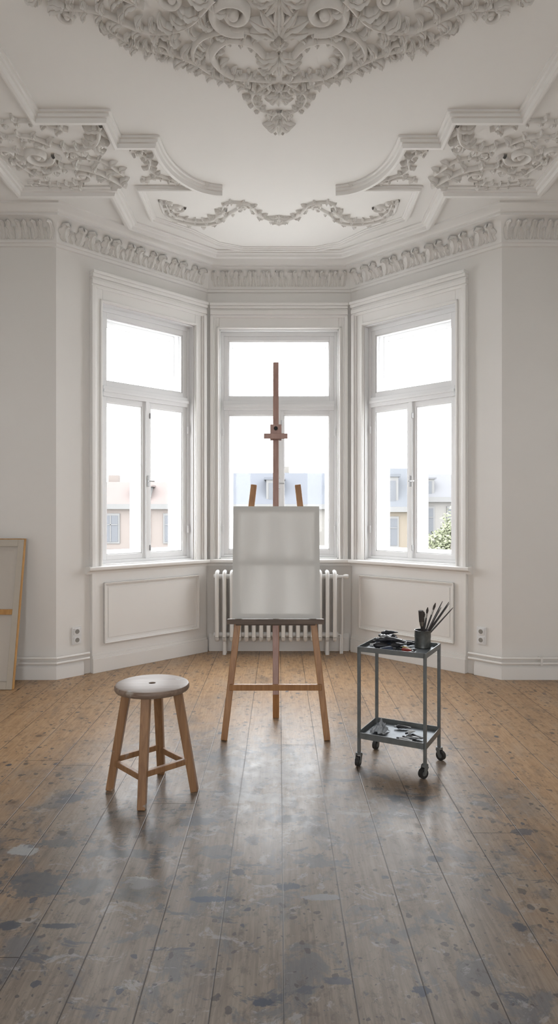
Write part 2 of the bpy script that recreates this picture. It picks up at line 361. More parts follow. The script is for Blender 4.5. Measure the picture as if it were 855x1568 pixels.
# ------------------------------------------------------------------ windows & casing
def window(name,F,u0,u1,z0,z1,double=True):
    root=empty(name)
    mb=MB(); B=lambda a,b,c,d,e,f,m=0: mb.box(a,b,c,d,e,f,m,F)
    zt0,zt1=2.35,2.44
    um=(u0+u1)/2
    B(u0-.005,u0+.012,.0,.3,z0,z1);B(u1-.012,u1+.005,.0,.3,z0,z1);B(u0,u1,0,.3,z1-.012,z1+.005);B(u0,u1,0,.3,z0-.005,z0+.02)
    def setw(v,fw,sw,d,glass):
        a,b=u0+.012,u1-.012; c,e=z0+.02,z1-.012
        B(a,a+fw,v,v+d,c,e);B(b-fw,b,v,v+d,c,e);B(a+fw,b-fw,v,v+d,e-fw-.01,e);B(a+fw,b-fw,v,v+d,c,c+fw)
        B(a+fw,b-fw,v-.015,v+d,zt0,zt1)
        B(a+fw,b-fw,v-.03,v,zt0+.035,zt0+.06)
        a+=fw;b-=fw
        def sash(x0,x1,y0,y1,s):
            vv=v+.01; dd=d-.015
            B(x0,x0+s,vv,vv+dd,y0,y1);B(x1-s,x1,vv,vv+dd,y0,y1);B(x0+s,x1-s,vv,vv+dd,y1-s,y1);B(x0+s,x1-s,vv,vv+dd,y0,y0+s)
            for (p0,p1,p2,p3) in((x0+s-.002,x0+s+.01,y0+s,y1-s),(x1-s-.01,x1-s+.002,y0+s,y1-s),(x0+s,x1-s,y1-s-.01,y1-s+.002),(x0+s,x1-s,y0+s-.002,y0+s+.01)):
                B(p0,p1,vv+.01,vv+dd-.01,p2,p3)
            if glass: mb.add([F(x0+s,vv+dd/2,y0+s),F(x1-s,vv+dd/2,y0+s),F(x1-s,vv+dd/2,y1-s),F(x0+s,vv+dd/2,y1-s)],[(0,1,2,3)],1)
        sash(a,b,zt1,e-fw-.01,sw)
        sash(a,um,c+fw,zt0,sw); sash(um,b,c+fw,zt0,sw)
        B(um-.018,um+.018,v-.012,v+.012,c+fw,zt0)
    setw(.05,.028,.045,.055,True)
    if double: setw(.22,.05,.045,.05,False)
    zh=1.63
    B(um-.009,um+.009,.025,.04,zh-.05,zh+.05,2)
    mb.beam(F(um,.02,zh),F(um+.055,.012,zh),.012,.012,mat=2,ref=(0,0,1))
    mb.beam(F(um,.035,zh),F(um,.01,zh),.012,.012,mat=2,ref=(0,0,1))
    for zz in(1.0,2.2): B(um+.02,um+.03,.03,.045,zz,zz+.05,2)
    for zz in(1.15,2.1):
        B(u0+.03,u0+.042,.035,.05,zz,zz+.07);B(u1-.042,u1-.03,.035,.05,zz,zz+.07)
    mb.build('sashes',[M_frame,M_glass,M_steel],root,bevel=.002,smooth=0)
    return root
window('window_1',F_L,*oL,.885,3.13); window('window_2',F_C,*oC,.885,3.13); window('window_3',F_R,*oR,.885,3.13)
for i,(a,b) in enumerate(rear_fill): window('window_%d'%(4+i),F_B,a,b,RZ0,RZ1,False)  # unseen windows, made up to frame the rear fill openings

def casing(mb,F,u0,u1,outL,outR,z0,z1):
    B=lambda a,b,c,d,e,f: mb.box(a,b,c,d,e,f,0,F)
    B(u0-outL,u0,-.022,0,z0,3.245);B(u1,u1+outR,-.022,0,z0,3.245);B(u0,u1,-.022,0,z1,3.245)
    B(u0-.022,u0-.004,-.034,-.022,z0,z1+.02);B(u1+.004,u1+.022,-.034,-.022,z0,z1+.02);B(u0-.022,u1+.022,-.034,-.022,z1+.004,z1+.022)
    B(u0-outL,u0-outL+.035,-.05,-.022,z0,3.245);B(u1+outR-.035,u1+outR,-.05,-.022,z0,3.245)
    B(u0-outL+.035,u0-outL+.05,-.036,-.022,z0,3.245);B(u1+outR-.05,u1+outR-.035,-.036,-.022,z0,3.245)
    for (a,b,v) in((3.235,3.262,.04),(3.262,3.30,.052),(3.30,3.318,.044),(3.318,3.345,.062),(3.345,3.37,.078)):
        B(u0-outL-.0,u1+outR+.0,-v,0,a,b)
mb=MB(); casing(mb,F_L,*oL,.111,.125,.885,3.13); casing(mb,F_R,*oR,.125,.111,.885,3.13); casing(mb,F_C,*oC,.085,.085,.885,3.13)
mb.build('trim_3',[M_trim],bevel=.004,smooth=0)
p=F_L(.255,0,0)
sp=[(p[0],p[1]),(-BI,YB),(BI,YB),(-p[0],p[1])]
mb=MB(); sweep(mb,sp,[(0,.828),(.03,.828),(.035,.848),(.06,.856),(.082,.864),(.085,.872),(.085,.888),(.078,.893),(0,.893)])
mb.build('trim_4',[M_trim],smooth=25)
def wains(mb,F,a,b):
    B=lambda a_,b_,c,d,e,f: mb.box(a_,b_,c,d,e,f,0,F)
    B(a,b,-.028,0,0,.836)
    B(a-.0,b,-.052,-.028,0,.12);B(a,b,-.044,-.028,.12,.145);B(a,b,-.036,-.028,.145,.16)
    pa,pb,pz0,pz1=a+.11,b-.10,.235,.75
    for (w,v) in((.022,.042),(.010,.054)):
        B(pa,pb,-v,-.028,pz1-w,pz1);B(pa,pb,-v,-.028,pz0,pz0+w);B(pa,pa+w,-v,-.028,pz0+w,pz1-w);B(pb-w,pb,-v,-.028,pz0+w,pz1-w)
    B(a,a+.035,-.036,-.028,.16,.836)
    B(pa+.045,pb-.045,-.033,-.028,pz0+.045,pz1-.045)
mb=MB(); wains(mb,F_L,.30,1.52); mb.build('wall_panel_left',[M_trim],bevel=.003,smooth=0)
FRm=lambda u,v,z:(-F_L(u,v,z)[0],F_L(u,v,z)[1],z)
mb=MB(); wains(mb,FRm,.30,1.52); mb.build('wall_panel_right',[M_trim],bevel=.003,smooth=0)

# ------------------------------------------------------------------ stucco ornaments
def catmull(P,n):
    P=[Vector((*p,0)) for p in P]; P=[2*P[0]-P[1]]+P+[2*P[-1]-P[-2]]; out=[];m_=len(P)-3
    for i in range(n+1):
        t=i/n*m_; k=min(int(t),m_-1); f=t-k; a,b,c,d=P[k:k+4]
        out.append(.5*((2*b)+(c-a)*f+(2*a-5*b+4*c-d)*f*f+(3*b-a-3*c+d)*f**3))
    return out
def otube(mb,pts,rs,k=1.1):
    n=7;V=[];Fs=[]
    for i,p in enumerate(pts):
        t=(pts[min(i+1,len(pts)-1)]-pts[max(i-1,0)]); t.z=0; t.normalize(); nn=Vector((t.y,-t.x,0))
        for j in range(n):
            th=math.pi*j/(n-1); q=p+nn*math.cos(th)*rs[i]; V.append((q.x,q.y,CZ+.001-math.sin(th)*rs[i]*k-rs[i]*.3*(1 if 0<j<n-1 else 0)))
    for i in range(len(pts)-1):
        for j in range(n-1): Fs.append((i*n+j,i*n+j+1,(i+1)*n+j+1,(i+1)*n+j))
    mb.add(V,Fs)
def scroll(mb,cx,cy,r,a0,turns,sg,th):
    n=int(26*turns); pts=[];rs=[]
    for i in range(n+1):
        t=i/n; rr=r*(1-.85*t**.85); a=a0+sg*turns*2*math.pi*t
        pts.append(Vector((cx+rr*math.cos(a),cy+rr*math.sin(a),0))); rs.append(th*(.75+.3*math.sin(t*math.pi))*(1-.35*t))
    otube(mb,pts,rs,1.9)
    mb.sphere((cx,cy,CZ-th*.5),th*1.25,10,0,(1,1,1.2))
def leaf(mb,pts,W,H,lobes=3):
    n=len(pts);cols=9;V=[];Fs=[]
    for i,p in enumerate(pts):
        t=i/(n-1); tg=pts[min(i+1,n-1)]-pts[max(i-1,0)]; tg.z=0; tg.normalize(); nn=Vector((tg.y,-tg.x,0))
        env=max(.02,math.sin(math.pi*(t*.97+.015)**.65))**.7
        w=W*env*(.6+.4*abs(math.sin(math.pi*lobes*t+.4)))
        for j in range(cols):
            u=j/(cols-1)*2-1
            q=p+nn*u*w - tg*abs(u)*w*.35*(1 if t>0.1 else 0)
            h=H*env*(.25+.75*math.sqrt(max(0,1-u*u)))*(1+.28*math.cos(u*2.5*math.pi*1.2))*(.75+.25*abs(math.sin(math.pi*lobes*t+.4)))
            if j in(0,cols-1): h=0
            V.append((q.x,q.y,CZ+.001-h*(1+.9*t*t)))
    for i in range(n-1):
        for j in range(cols-1): Fs.append((i*cols+j,i*cols+j+1,(i+1)*cols+j+1,(i+1)*cols+j))
    mb.add(V,Fs)
def curl_leaf(mb,p,ang,L,side,W=None,H=None,lobes=3):
    d=lambda a:Vector((math.cos(a),math.sin(a),0))
    pts=[p.copy()];a=ang;st=L/11
    for i in range(11):
        a=ang+side*(2.0*(i/11)**1.4); pts.append(pts[-1]+d(a)*st)
    leaf(mb,pts,W or L*.22,H or L*.34,lobes)
def frond(mb,ctrl,W,n,th,endscroll=True,taper=.5,sides=(1,-1)):
    c=catmull(ctrl,max(40,n*4)); N_=len(c)-1
    otube(mb,c,[th*(1-.45*i/N_) for i in range(N_+1)],2.0)
    for i in range(n):
        t=(i+.4)/n; k=int(t*N_); tg=c[min(k+1,N_)]-c[max(k-1,0)]; a=math.atan2(tg.y,tg.x)
        for s in sides:
            L=W*(1-taper*t)*random.uniform(.85,1.15)
            curl_leaf(mb,c[k],a+s*random.uniform(.55,.8),L,s,lobes=random.choice((2,3,3)))
    if endscroll:
        tg=c[-1]-c[-3]; a=math.atan2(tg.y,tg.x); s=endscroll if endscroll in(1,-1) else 1
        r=W*.34; cx=c[-1].x-s*r*math.sin(a)*1; cy=c[-1].y+s*r*math.cos(a)
        scroll(mb,cx,cy,r,a-s*math.pi/2,1.35,s,th*.75)
        curl_leaf(mb,c[-1],a-s*.3,W*.7,s); curl_leaf(mb,c[-1],a-s*.9,W*.6,s)
def ribleaves(mb,c,step,L,side,ang=.6):
    for i in range(2,len(c)-2,step):
        tg=c[i+1]-c[i-1]; a=math.atan2(tg.y,tg.x)
        curl_leaf(mb,c[i],a+side*ang,L*random.uniform(.8,1.2),side,lobes=2)
def rosette(mb,x,y,r,n=7):
    for i in range(n):
        a=2*math.pi*i/n+.2; p=Vector((x,y,0)); leaf(mb,[p+Vector((math.cos(a),math.sin(a),0))*r*j/7 for j in range(8)],r*.36,r*.5,1)
    mb.sphere((x,y,CZ-r*.35),r*.3,10)
def palmette(mb,x,y,r,ang,n=7,spread=2.4,W=.12):
    for i in range(n):
        f=i/(n-1)-.5; a=ang+f*spread; L=r*(1-.5*abs(f)); s=-1 if f<0 else 1
        curl_leaf(mb,Vector((x,y,0)),a,L,s*.5*abs(f)*2+.001,W*r*1.6,r*.2,2)
def mirrored(mb):
    b_=(list(mb.v),list(mb.f)); mb.add([(-x,y,z) for x,y,z in b_[0]],b_[1])

mb=MB()
frond(mb,[(-.30,3.02),(-.46,3.20),(-.66,3.24),(-.86,3.12),(-1.02,3.10)],.15,10,.018,-1)
frond(mb,[(-.64,3.08),(-.80,2.98),(-1.0,2.94),(-1.12,3.02)],.13,7,.015,1)
frond(mb,[(-.40,3.50),(-.56,3.40),(-.72,3.36),(-.84,3.25)],.115,8,.014,1)
frond(mb,[(-.16,3.66),(-.28,3.60),(-.40,3.56),(-.48,3.47)],.105,6,.014,1,sides=(-1,1))
frond(mb,[(-.04,3.62),(-.15,3.74),(-.13,3.86),(-.04,3.94)],.080,6,.012,1)
frond(mb,[(-.01,3.90),(-.045,3.98),(-.03,4.07),(0,4.15)],.055,5,.009,False)
scroll(mb,-.22,3.13,.13,1.2,1.5,1,.024); scroll(mb,-.50,3.04,.09,0,1.4,-1,.018)
scroll(mb,-.62,3.37,.055,1,1.4,-1,.014); scroll(mb,-.09,3.70,.045,-1,1.3,1,.011)
for a in range(9):
    t=1.2+a*.62; curl_leaf(mb,Vector((-.22+.13*math.cos(t),3.13+.13*math.sin(t),0)),t+.5,.09,1)
for cc,th,sd in(([(-.02,3.62),(-.12,3.60),(-.27,3.56),(-.35,3.42),(-.27,3.30),(-.15,3.32),(-.08,3.42),(-.03,3.55)],.017,1),([(-.06,3.30),(-.2,3.24),(-.38,3.28),(-.45,3.42),(-.36,3.56),(-.2,3.66)],.013,1)):
    c=catmull(cc,50); otube(mb,c,[th*(.7+.4*math.sin(math.pi*i/50)) for i in range(51)],1.9)
    ribleaves(mb,c,5,.075,1 if th>.015 else -1); 
for i in range(13):
    t=i/12; x=-.08-.66*t; y=3.70-.36*t
    curl_leaf(mb,Vector((x,y-.03,0)),1.95,.085,-1 if i%3 else 1)
for i in range(8):
    a=math.pi*.35+i*.42; curl_leaf(mb,Vector((-.215+.10*math.cos(a),3.44+.10*math.sin(a),0)),a,.055,1,lobes=2)
for i in range(9):
    t=i/8; curl_leaf(mb,Vector((-.5-.55*t,3.02+.03*math.sin(i*2),0)),-1.2+.4*math.sin(i*3),.10,(-1)**i)
rosette(mb,-.55,3.27,.055); rosette(mb,-.36,3.20,.045,6)
mirrored(mb)
palmette(mb,0,3.26,.22,-math.pi/2,7); palmette(mb,0,3.42,.17,math.pi/2,7); palmette(mb,0,3.74,.12,math.pi/2,7); palmette(mb,0,3.97,.17,math.pi/2,5,1.3)
palmette(mb,0,3.00,.18,math.pi/2,7)
rosette(mb,0,3.34,.05); rosette(mb,0,3.69,.04); rosette(mb,0,3.93,.03)
b0=(list(mb.v),list(mb.f)); mb.add([(x,5.74-y,z) for x,y,z in b0[0]],b0[1])
mb.build('ceiling_medallion',[M_stucco],smooth=50)

def corner():
    mb=MB()
    frond(mb,[(-1.12,4.78),(-1.28,4.58),(-1.50,4.52),(-1.70,4.64),(-1.80,4.48)],.12,9,.017,1)
    frond(mb,[(-1.10,4.02),(-1.20,4.24),(-1.40,4.30),(-1.60,4.16),(-1.78,4.18)],.12,9,.017,1)
    frond(mb,[(-1.32,4.08),(-1.48,4.0),(-1.66,4.0),(-1.80,4.04)],.10,6,.014,-1)
    frond(mb,[(-1.42,4.74),(-1.60,4.78),(-1.78,4.74)],.09,5,.013,-1)
    frond(mb,[(-1.10,4.62),(-1.22,4.44),(-1.38,4.42)],.09,5,.013,1)
    scroll(mb,-1.62,4.38,.105,0,1.6,1,.021); scroll(mb,-1.40,4.64,.07,2,1.5,-1,.016); scroll(mb,-1.18,4.26,.06,1,1.4,1,.015)
    scroll(mb,-1.82,4.34,.05,1,1.4,-1,.014)
    for a in range(8):
        t=a*.7; curl_leaf(mb,Vector((-1.62+.11*math.cos(t),4.38+.11*math.sin(t),0)),t+.5,.075,1)
    frond(mb,[(-.98,4.30),(-.88,4.42),(-.90,4.58),(-.74,4.72),(-.55,4.77)],.085,8,.012,1)
    frond(mb,[(-1.0,4.72),(-.88,4.68),(-.76,4.76)],.06,4,.01,-1)
    scroll(mb,-.93,4.34,.045,0,1.4,-1,.012)
    return mb
mb=corner(); v=list(mb.v);f=list(mb.f)
mb.build('ceiling_corner_ornament',[M_stucco],smooth=50)
m2=MB(); m2.add([(-x,y,z) for x,y,z in v],f); m2.build('ceiling_corner_ornament.001',[M_stucco],smooth=50)
mb=MB()
frond(mb,[(-.42,5.16),(-.56,5.34),(-.72,5.36),(-.86,5.24),(-.88,5.08)],.085,8,.014,1)
frond(mb,[(0,5.38),(-.16,5.26),(-.24,5.08),(-.40,5.06),(-.46,5.2)],.075,8,.013,1)
scroll(mb,-.80,5.14,.06,0,1.5,1,.014); scroll(mb,-.30,5.12,.05,1,1.4,-1,.012)
c=catmull([(-.92,5.02),(-.9,5.3),(-.7,5.44),(-.5,5.4),(-.38,5.22),(-.25,5.12),(-.12,5.3),(0,5.44)],60); otube(mb,c,[.012]*61,1.6)
for i in range(12): curl_leaf(mb,c[i*5]+Vector((0,.0,0)),random.uniform(1,2.2),.07,random.choice((1,-1)))
mirrored(mb); palmette(mb,0,5.3,.12,math.pi/2,5); rosette(mb,0,5.3,.03)
mb.build('ceiling_garland_ornament',[M_stucco],smooth=50)

def cove_leaves(mb,F,u0,u1,step,amp=1):
    n=max(1,round((u1-u0)/step)); st=(u1-u0)/n
    prof=[(.036,3.535),(.042,3.565),(.052,3.60),(.072,3.638),(.10,3.664),(.125,3.676)]
    def pt(q):
        q=max(0,min(.9999,q))*5; i=int(q); f=q-i; a,b=prof[i],prof[i+1]; o_=a[0]+(b[0]-a[0])*f; z=a[1]+(b[1]-a[1])*f
        dx,dz=b[0]-a[0],b[1]-a[1]; l=math.hypot(dx,dz); return o_,z,dz/l,-dx/l
    for k in range(n):
        for sub in(0,1):
            uc=u0+(k+.5*(1+sub))*st
            if sub and k==n-1: continue
            rows=11;cols=7;V=[];Fs=[]; hs=1 if sub==0 else .62
            for i in range(rows):
                t=i/(rows-1); w=st*(.46 if sub==0 else .26)*(math.sin(math.pi*(t*.9+.08))**.6)*(.55+.45*abs(math.sin(math.pi*3*t+.5)))
                o_,z,nx,nz=pt(t*.97*hs)
                for j in range(cols):
                    u=j/(cols-1)*2-1
                    h=amp*(.018*(1-u*u)**.5*(.7+.5*math.cos(u*7))+ (.030*max(0,t-.55)/.45 if abs(u)<.99 else 0))*(1 if sub==0 else .8)
                    V.append(F(uc+u*w+.14*st*math.sin(t*3)*(1 if k%2 else -1),-(o_+nx*(h+.003)),z+nz*(h+.003)-(.012*max(0,t-.7)/.3)))
            for i in range(rows-1):
                for j in range(cols-1): Fs.append((i*cols+j,i*cols+j+1,(i+1)*cols+j+1,(i+1)*cols+j))
            mb.add(V,Fs)
mb=MB()
cove_leaves(mb,F_L,-.0,LB-.05,.115); cove_leaves(mb,F_R,.05,LB,.115)
cove_leaves(mb,F_C,.05,1.35,.065,.5)
cove_leaves(mb,mkF((-XW,YF),(1,0),(0,1)),.06,.95,.065,.5); cove_leaves(mb,mkF((BX,YF),(1,0),(0,1)),.0,.89,.065,.5)
mb.build('trim_5',[M_stucco],smooth=60)

# ------------------------------------------------------------------ radiator
root=empty('radiator'); mb=MB(); yc=YB-.15
nsec=17; x0=-.585; dx=.0695
for i in range(nsec):
    x=x0+i*dx; pts=[]
    for (cy,cz,a0) in((yc-.035,.17,math.pi),(yc+.035,.17,1.5*math.pi),(yc+.035,.75,0),(yc-.035,.75,.5*math.pi)):
        for k in range(5):
            a=a0+k/4*math.pi/2; pts.append((x,cy+.03*math.cos(a),cz+.03*math.sin(a)))
    pts.append(pts[0]); mb.tube(pts,.0195,10,caps=False)
    mb.tube([(x,yc,.16),(x,yc,.76)],.017,8)
for z in(.185,.735): mb.tube([(x0-.035,yc,z),(x0+(nsec-1)*dx+.035,yc,z)],.024,12)
for i in(1,nsec-2):
    for yy in(yc-.04,yc+.04): mb.tube([(x0+i*dx,yy,.15),(x0+i*dx,yy,.001)],[.016,.02],8)
xe=x0+(nsec-1)*dx
mb.tube([(xe+.03,yc,.735),(xe+.085,yc,.735)],.013,10)
mb.tube([(xe+.075,yc,.735),(xe+.075,yc,.12),(xe+.075,yc+.01,.001)],.010,10)
mb.tube([(xe+.085,yc,.735),(xe+.105,yc-.0,.735),(xe+.135,yc,.735)],[.018,.024,.022],14)
mb.tube([(xe+.03,yc,.185),(xe+.06,yc,.185),(xe+.06,yc,.001)],.009,10)
mb.build('sections',[M_rad],root,smooth=50)

# ------------------------------------------------------------------ outlets
M_sock=simple('socket_grey',(.28,.27,.25),.5)
for sg in(-1,1):
    mb=MB(); F=F_L if sg<0 else FRm
    for zc in(.365,.295):
        mb.box(.135,.215,-.012,0,zc-.036,zc+.036,0,F)
        mb.box(.148,.202,-.018,-.012,zc-.026,zc+.026,0,F)
        c0=F(.175,-.019,zc); c1=F(.175,-.0205,zc); mb.tube([c0,c1],.019,16,1)
    mb.build('power_outlet',[M_frame,M_sock,M_dark],bevel=.003,smooth=0)

# ------------------------------------------------------------------ easel
EX=-.02
def yp(z,off=0): return 3.86+.15*z+off
root=empty('easel')
mb=MB()
for s in(-1,1):
    mb.beam((EX+s*.305,yp(0),0.002),(EX+s*.137,yp(1.52),1.52),.038,.026)
mb.build('side_legs',[M_easel],root,bevel=.003,smooth=0)
mb=MB(); mb.beam((EX,yp(.26,0),.26),(EX,yp(2.31,0),2.31),.036,.030)
mb.build('mast',[M_mast_haze],root,bevel=.003,smooth=0)
mb=MB(); mb.beam((EX,4.285,0.002),(EX,4.12,1.36),.042,.022); mb.beam((EX-.03,4.085,1.33),(EX+.03,4.085,1.33),.03,.05,ref=(0,0,1))
mb.build('rear_leg',[M_easel],root,bevel=.003,smooth=0)
mb=MB()
mb.beam((EX-.275,yp(.31,-.014),.305),(EX+.275,yp(.31,-.014),.305),.036,.02,ref=(0,0,1))
mb.beam((EX-.19,yp(1.08,.025),1.08),(EX+.19,yp(1.08,.025),1.08),.04,.018,ref=(0,0,1))
mb.build('cross_bars',[M_easel],root,bevel=.003,smooth=0)
zt=.707
mb=MB(); mb.box(EX-.29,EX+.29,yp(zt)-.085,yp(zt)-.016,zt-.02,zt-.002); mb.box(EX-.29,EX+.29,yp(zt)-.089,yp(zt)-.080,zt-.024,zt+.006)
mb.box(EX-.24,EX+.24,yp(zt)-.035,yp(zt)-.016,zt-.04,zt-.02)
mb.build('ledge',[M_ledge],root,bevel=.002,smooth=0)
mb=MB(); zk=1.845
mb.box(EX-.036,EX+.036,yp(zk)-.04,yp(zk)-.016,zk-.04,zk+.055)
mb.box(EX-.036,EX-.018,yp(zk)-.02,yp(zk)+.03,zk-.04,zk+.055);mb.box(EX+.018,EX+.036,yp(zk)-.02,yp(zk)+.03,zk-.04,zk+.055)
mb.box(EX-.074,EX+.074,yp(zk)-.075,yp(zk)-.02,zk-.028,zk-.008)
mb.box(EX-.074,EX+.074,yp(zk)-.08,yp(zk)-.072,zk-.04,zk-.006)
mb.tube([(EX,yp(zk)-.04,zk+.028),(EX,yp(zk)-.062,zk+.028)],[.009,.013],14,1)
mb.build('top_clamp',[M_mast_haze,M_dark],root,bevel=.002,smooth=0)

# canvas on the easel
root=empty('artist_canvas')
cz0,cz1=.71,1.385; cw=.264
def cp(x,z,off): return (EX+.003+x,yp(z)-.042+off,z)
mb=MB(); G=10
V=[cp(-cw+2*cw*i/G,cz0+(cz1-cz0)*j/G,-.012) for j in range(G+1) for i in range(G+1)]
mb.add(V,[(j*(G+1)+i,j*(G+1)+i+1,(j+1)*(G+1)+i+1,(j+1)*(G+1)+i) for j in range(G) for i in range(G)])
for a,b in(((-cw,cz0),(-cw,cz1)),((cw,cz0),(cw,cz1)),((-cw,cz1),(cw,cz1)),((-cw,cz0),(cw,cz0))):
    mb.add([cp(*a,-.012),cp(*b,-.012),cp(*b,.012),cp(*a,.012)],[(0,1,2,3)])
mb.build('cloth',[M_canvas],root,smooth=30)
mb=MB(); F=lambda x,o_,z: cp(x,z,o_)
e=.002; w=.032
mb.box(-cw+e,-cw+w,-.006,.012,cz0+e,cz1-e,0,F);mb.box(cw-w,cw-e,-.006,.012,cz0+e,cz1-e,0,F)
mb.box(-cw+w,cw-w,-.006,.012,cz0+e,cz0+w,0,F);mb.box(-cw+w,cw-w,-.006,.012,cz1-w,cz1-e,0,F)
mb.box(-cw+w,cw-w,-.004,.010,1.03,1.06,0,F)
mb.build('stretcher_bars',[M_str],root,smooth=0)

# ------------------------------------------------------------------ stretched canvas leaning on the left wall
root=empty('stretched_canvas')
bz=1.13
def lp(x,o_,z): return (x,4.975+(5.215-4.975)*z/bz+o_,z+.002)
xr,xl=-2.02,-2.66
mb=MB(); w=.055
mb.box(xl,xl+w,-.022,0,0,bz,0,lp);mb.box(xr-w,xr-.008,-.022,0,0,bz,0,lp);mb.box(xl+w,xr-w,-.022,0,0,w,0,lp);mb.box(xl+w,xr-w,-.022,0,bz-w,bz,0,lp)
mb.box(xl+w,xr-w,-.02,-.002,.55,.59,1,lp)
mb.box(xr-.008,xr,-.024,.006,0,bz,1,lp);mb.box(xl,xr,-.024,.006,bz,bz+.006,1,lp)
mb.build('frame_bars',[simple('primed_edge',(.50,.45,.38),.6),M_strd],root,bevel=.002,smooth=0)
mb=MB(); mb.add([lp(xl+.002,.003,.004),lp(xr-.01,.003,.004),lp(xr-.01,.003,bz-.002),lp(xl+.002,.003,bz-.002)],[(0,1,2,3)])
mb.build('cloth',[M_canvasb],root,smooth=0)

# ------------------------------------------------------------------ stool
root=empty('wooden_stool'); SX,SY,SZ=-.615,3.165,.522
mb=MB()
mb.lathe((SX,SY,SZ),[(.0155,-.030),(.0155,-.002),(.017,0),(.168,0),(.175,-.003),(.179,-.010),(.179,-.022),(.175,-.029),(.168,-.032),(.02,-.032)],48,0,closed=True)
mb.lathe((SX,SY,SZ),[(.0001,-.024),(.0155,-.024)],24,1)
mb.build('seat',[M_seat,M_dark],root,smooth=35)
mb=MB(); legs=[]
for a in(-92,-2,88,178):
    r=math.radians(a); c_,s_=math.cos(r),math.sin(r)
    rt,rb=.122,.207
    legs.append((a,lambda z,c_=c_,s_=s_:Vector((SX+c_*(rb+(rt-rb)*z/.49),SY+s_*(rb+(rt-rb)*z/.49),z))))
    mb.beam((SX+c_*rb,SY+s_*rb,.001),(SX+c_*rt,SY+s_*rt,.490),.038,.036,.042,.040,ref=(-s_,c_,0))
mb.build('legs',[M_stool],root,bevel=.004,smooth=0)
mb=MB()
for i in range(4):
    z=.135 if i%2 else .15
    p=legs[i][1](z);q=legs[(i+1)%4][1](z); d=(q-p).normalized()
    mb.beam(p+d*.01,q-d*.01,.028,.022,ref=(0,0,1))
mb.build('rungs',[M_stool],root,bevel=.003,smooth=0)

# ------------------------------------------------------------------ trolley
root=empty('utility_cart'); TX,TY=.65,3.52; ang=math.radians(-28)
e1=(math.cos(ang),math.sin(ang)); e2=(-math.sin(ang),math.cos(ang))
def tp(u,v,z): return (TX+e1[0]*u+e2[0]*v,TY+e1[1]*u+e2[1]*v,z)
hu,hv=.178,.14
mb=MB()
for su in(-1,1):
    for sv in(-1,1):
        mb.box(su*hu-.008,su*hu+.008,sv*hv-.008,sv*hv+.008,.068,.632,0,tp)
mb.build('posts',[M_cart],root,bevel=.0015,smooth=0)
def trayf(mb,z,h):
    a,b=hu-.009,hv-.009
    mb.box(-a,a,-b,b,z,z+.004,1,tp)
    for (p,q,r,s) in((-hu,hu,-hv-.008,-hv-.004),(-hu,hu,hv+.004,hv+.008),(-hu-.008,-hu-.004,-hv,hv),(hu+.004,hu+.008,-hv,hv)):
        mb.box(p,q,r,s,z-.004,z+h,0,tp)
    mb.box(-hu-.004,hu+.004,-hv-.004,hv+.004,z-.004,z,1,tp)
mb=MB(); trayf(mb,.612,.022); mb.build('top_tray',[M_cart,M_tray],root,smooth=0)
mb=MB(); trayf(mb,.150,.028); mb.build('lower_tray',[M_cart,M_tray],root,smooth=0)
mb=MB()
for su in(-1,1):
    for sv in(-1,1):
        ca=random.uniform(0,3.14) if not(su>0 and sv<0) else .5
        cx,cy,_=tp(su*hu,sv*hv,0); dxx,dyy=math.cos(ca),math.sin(ca); r=.026
        ox,oy=cx-dxx*.012,cy-dyy*.012; nx,ny=-dyy,dxx
        mb.tube([(ox-nx*.010,oy-ny*.010,r+.001),(ox+nx*.010,oy+ny*.010,r+.001)],[r,r],20,0)
        mb.tube([(ox-nx*.0115,oy-ny*.0115,r+.001),(ox+nx*.0115,oy+ny*.0115,r+.001)],.012,14,1)
        for k in(-1,1):
            mb.beam((cx+nx*.014*k,cy+ny*.014*k,.064),(ox+nx*.014*k,oy+ny*.014*k,r-.004),.003,.026,.003,.014,ref=(nx,ny,0),mat=1)
        mb.tube([(cx,cy,.058),(cx,cy,.070)],.017,14,1)
mb.build('casters',[M_rubber,M_cart],root,smooth=35)

# brush can
root=empty('brush_can'); M_can=simple('tin_can',(.12,.125,.12),.4,.6,nscale=60,namt=.5)
bx_,by_,_=tp(.105,.078,0); zb=.617
mb=MB(); mb.lathe((bx_,by_,zb),[(.0001,0),(.042,0),(.044,.003),(.042,.02),(.044,.03),(.042,.045),(.044,.06),(.043,.09),(.045,.094),(.041,.094),(.040,.09),(.040,.005),(.0001,.005)],32)
mb.build('can',[M_can],root,smooth=35)
mb=MB()
M_bh=simple('brush_handle',(.03,.025,.025),.4); M_fer=simple('ferrule',(.35,.33,.30),.3,.9); M_br=simple('bristle',(.05,.04,.035),.8)
tips=[(.150,.02,.235,0),(.135,-.03,.25,0),(.115,.03,.245,0),(.095,-.02,.22,0),(.165,.0,.215,0),(.07,.0,.24,1),(.03,.01,.215,1),(-.012,-.01,.20,2),(.012,.02,.19,1)]
for (tx,ty,h,k) in tips:
    p0=Vector((bx_-tx*.12,by_-ty*.3,zb+.012)); p1=Vector((bx_+tx,by_+ty,zb+h)); dd=p1-p0
    f=lambda t:p0+dd*t
    if k==0: mb.tube([f(0),f(.5),f(.9),f(1)],[.0035,.0045,.003,.0015],8,0)
    elif k==1: mb.tube([f(0),f(.6),f(.72)],[.003,.005,.0045],8,0); mb.tube([f(.72),f(.84)],.005,8,1); mb.tube([f(.84),f(.92),f(1)],[.005,.007,.002],8,2)
    else: mb.tube([f(0),f(.55)],.007,8,0); mb.tube([f(.55),f(.68)],[.009,.013],10,1,squash=1); mb.tube([f(.68),f(1)],[.013,.014],10,2)
mb.build('brushes',[M_bh,M_fer,M_br],root,smooth=40)

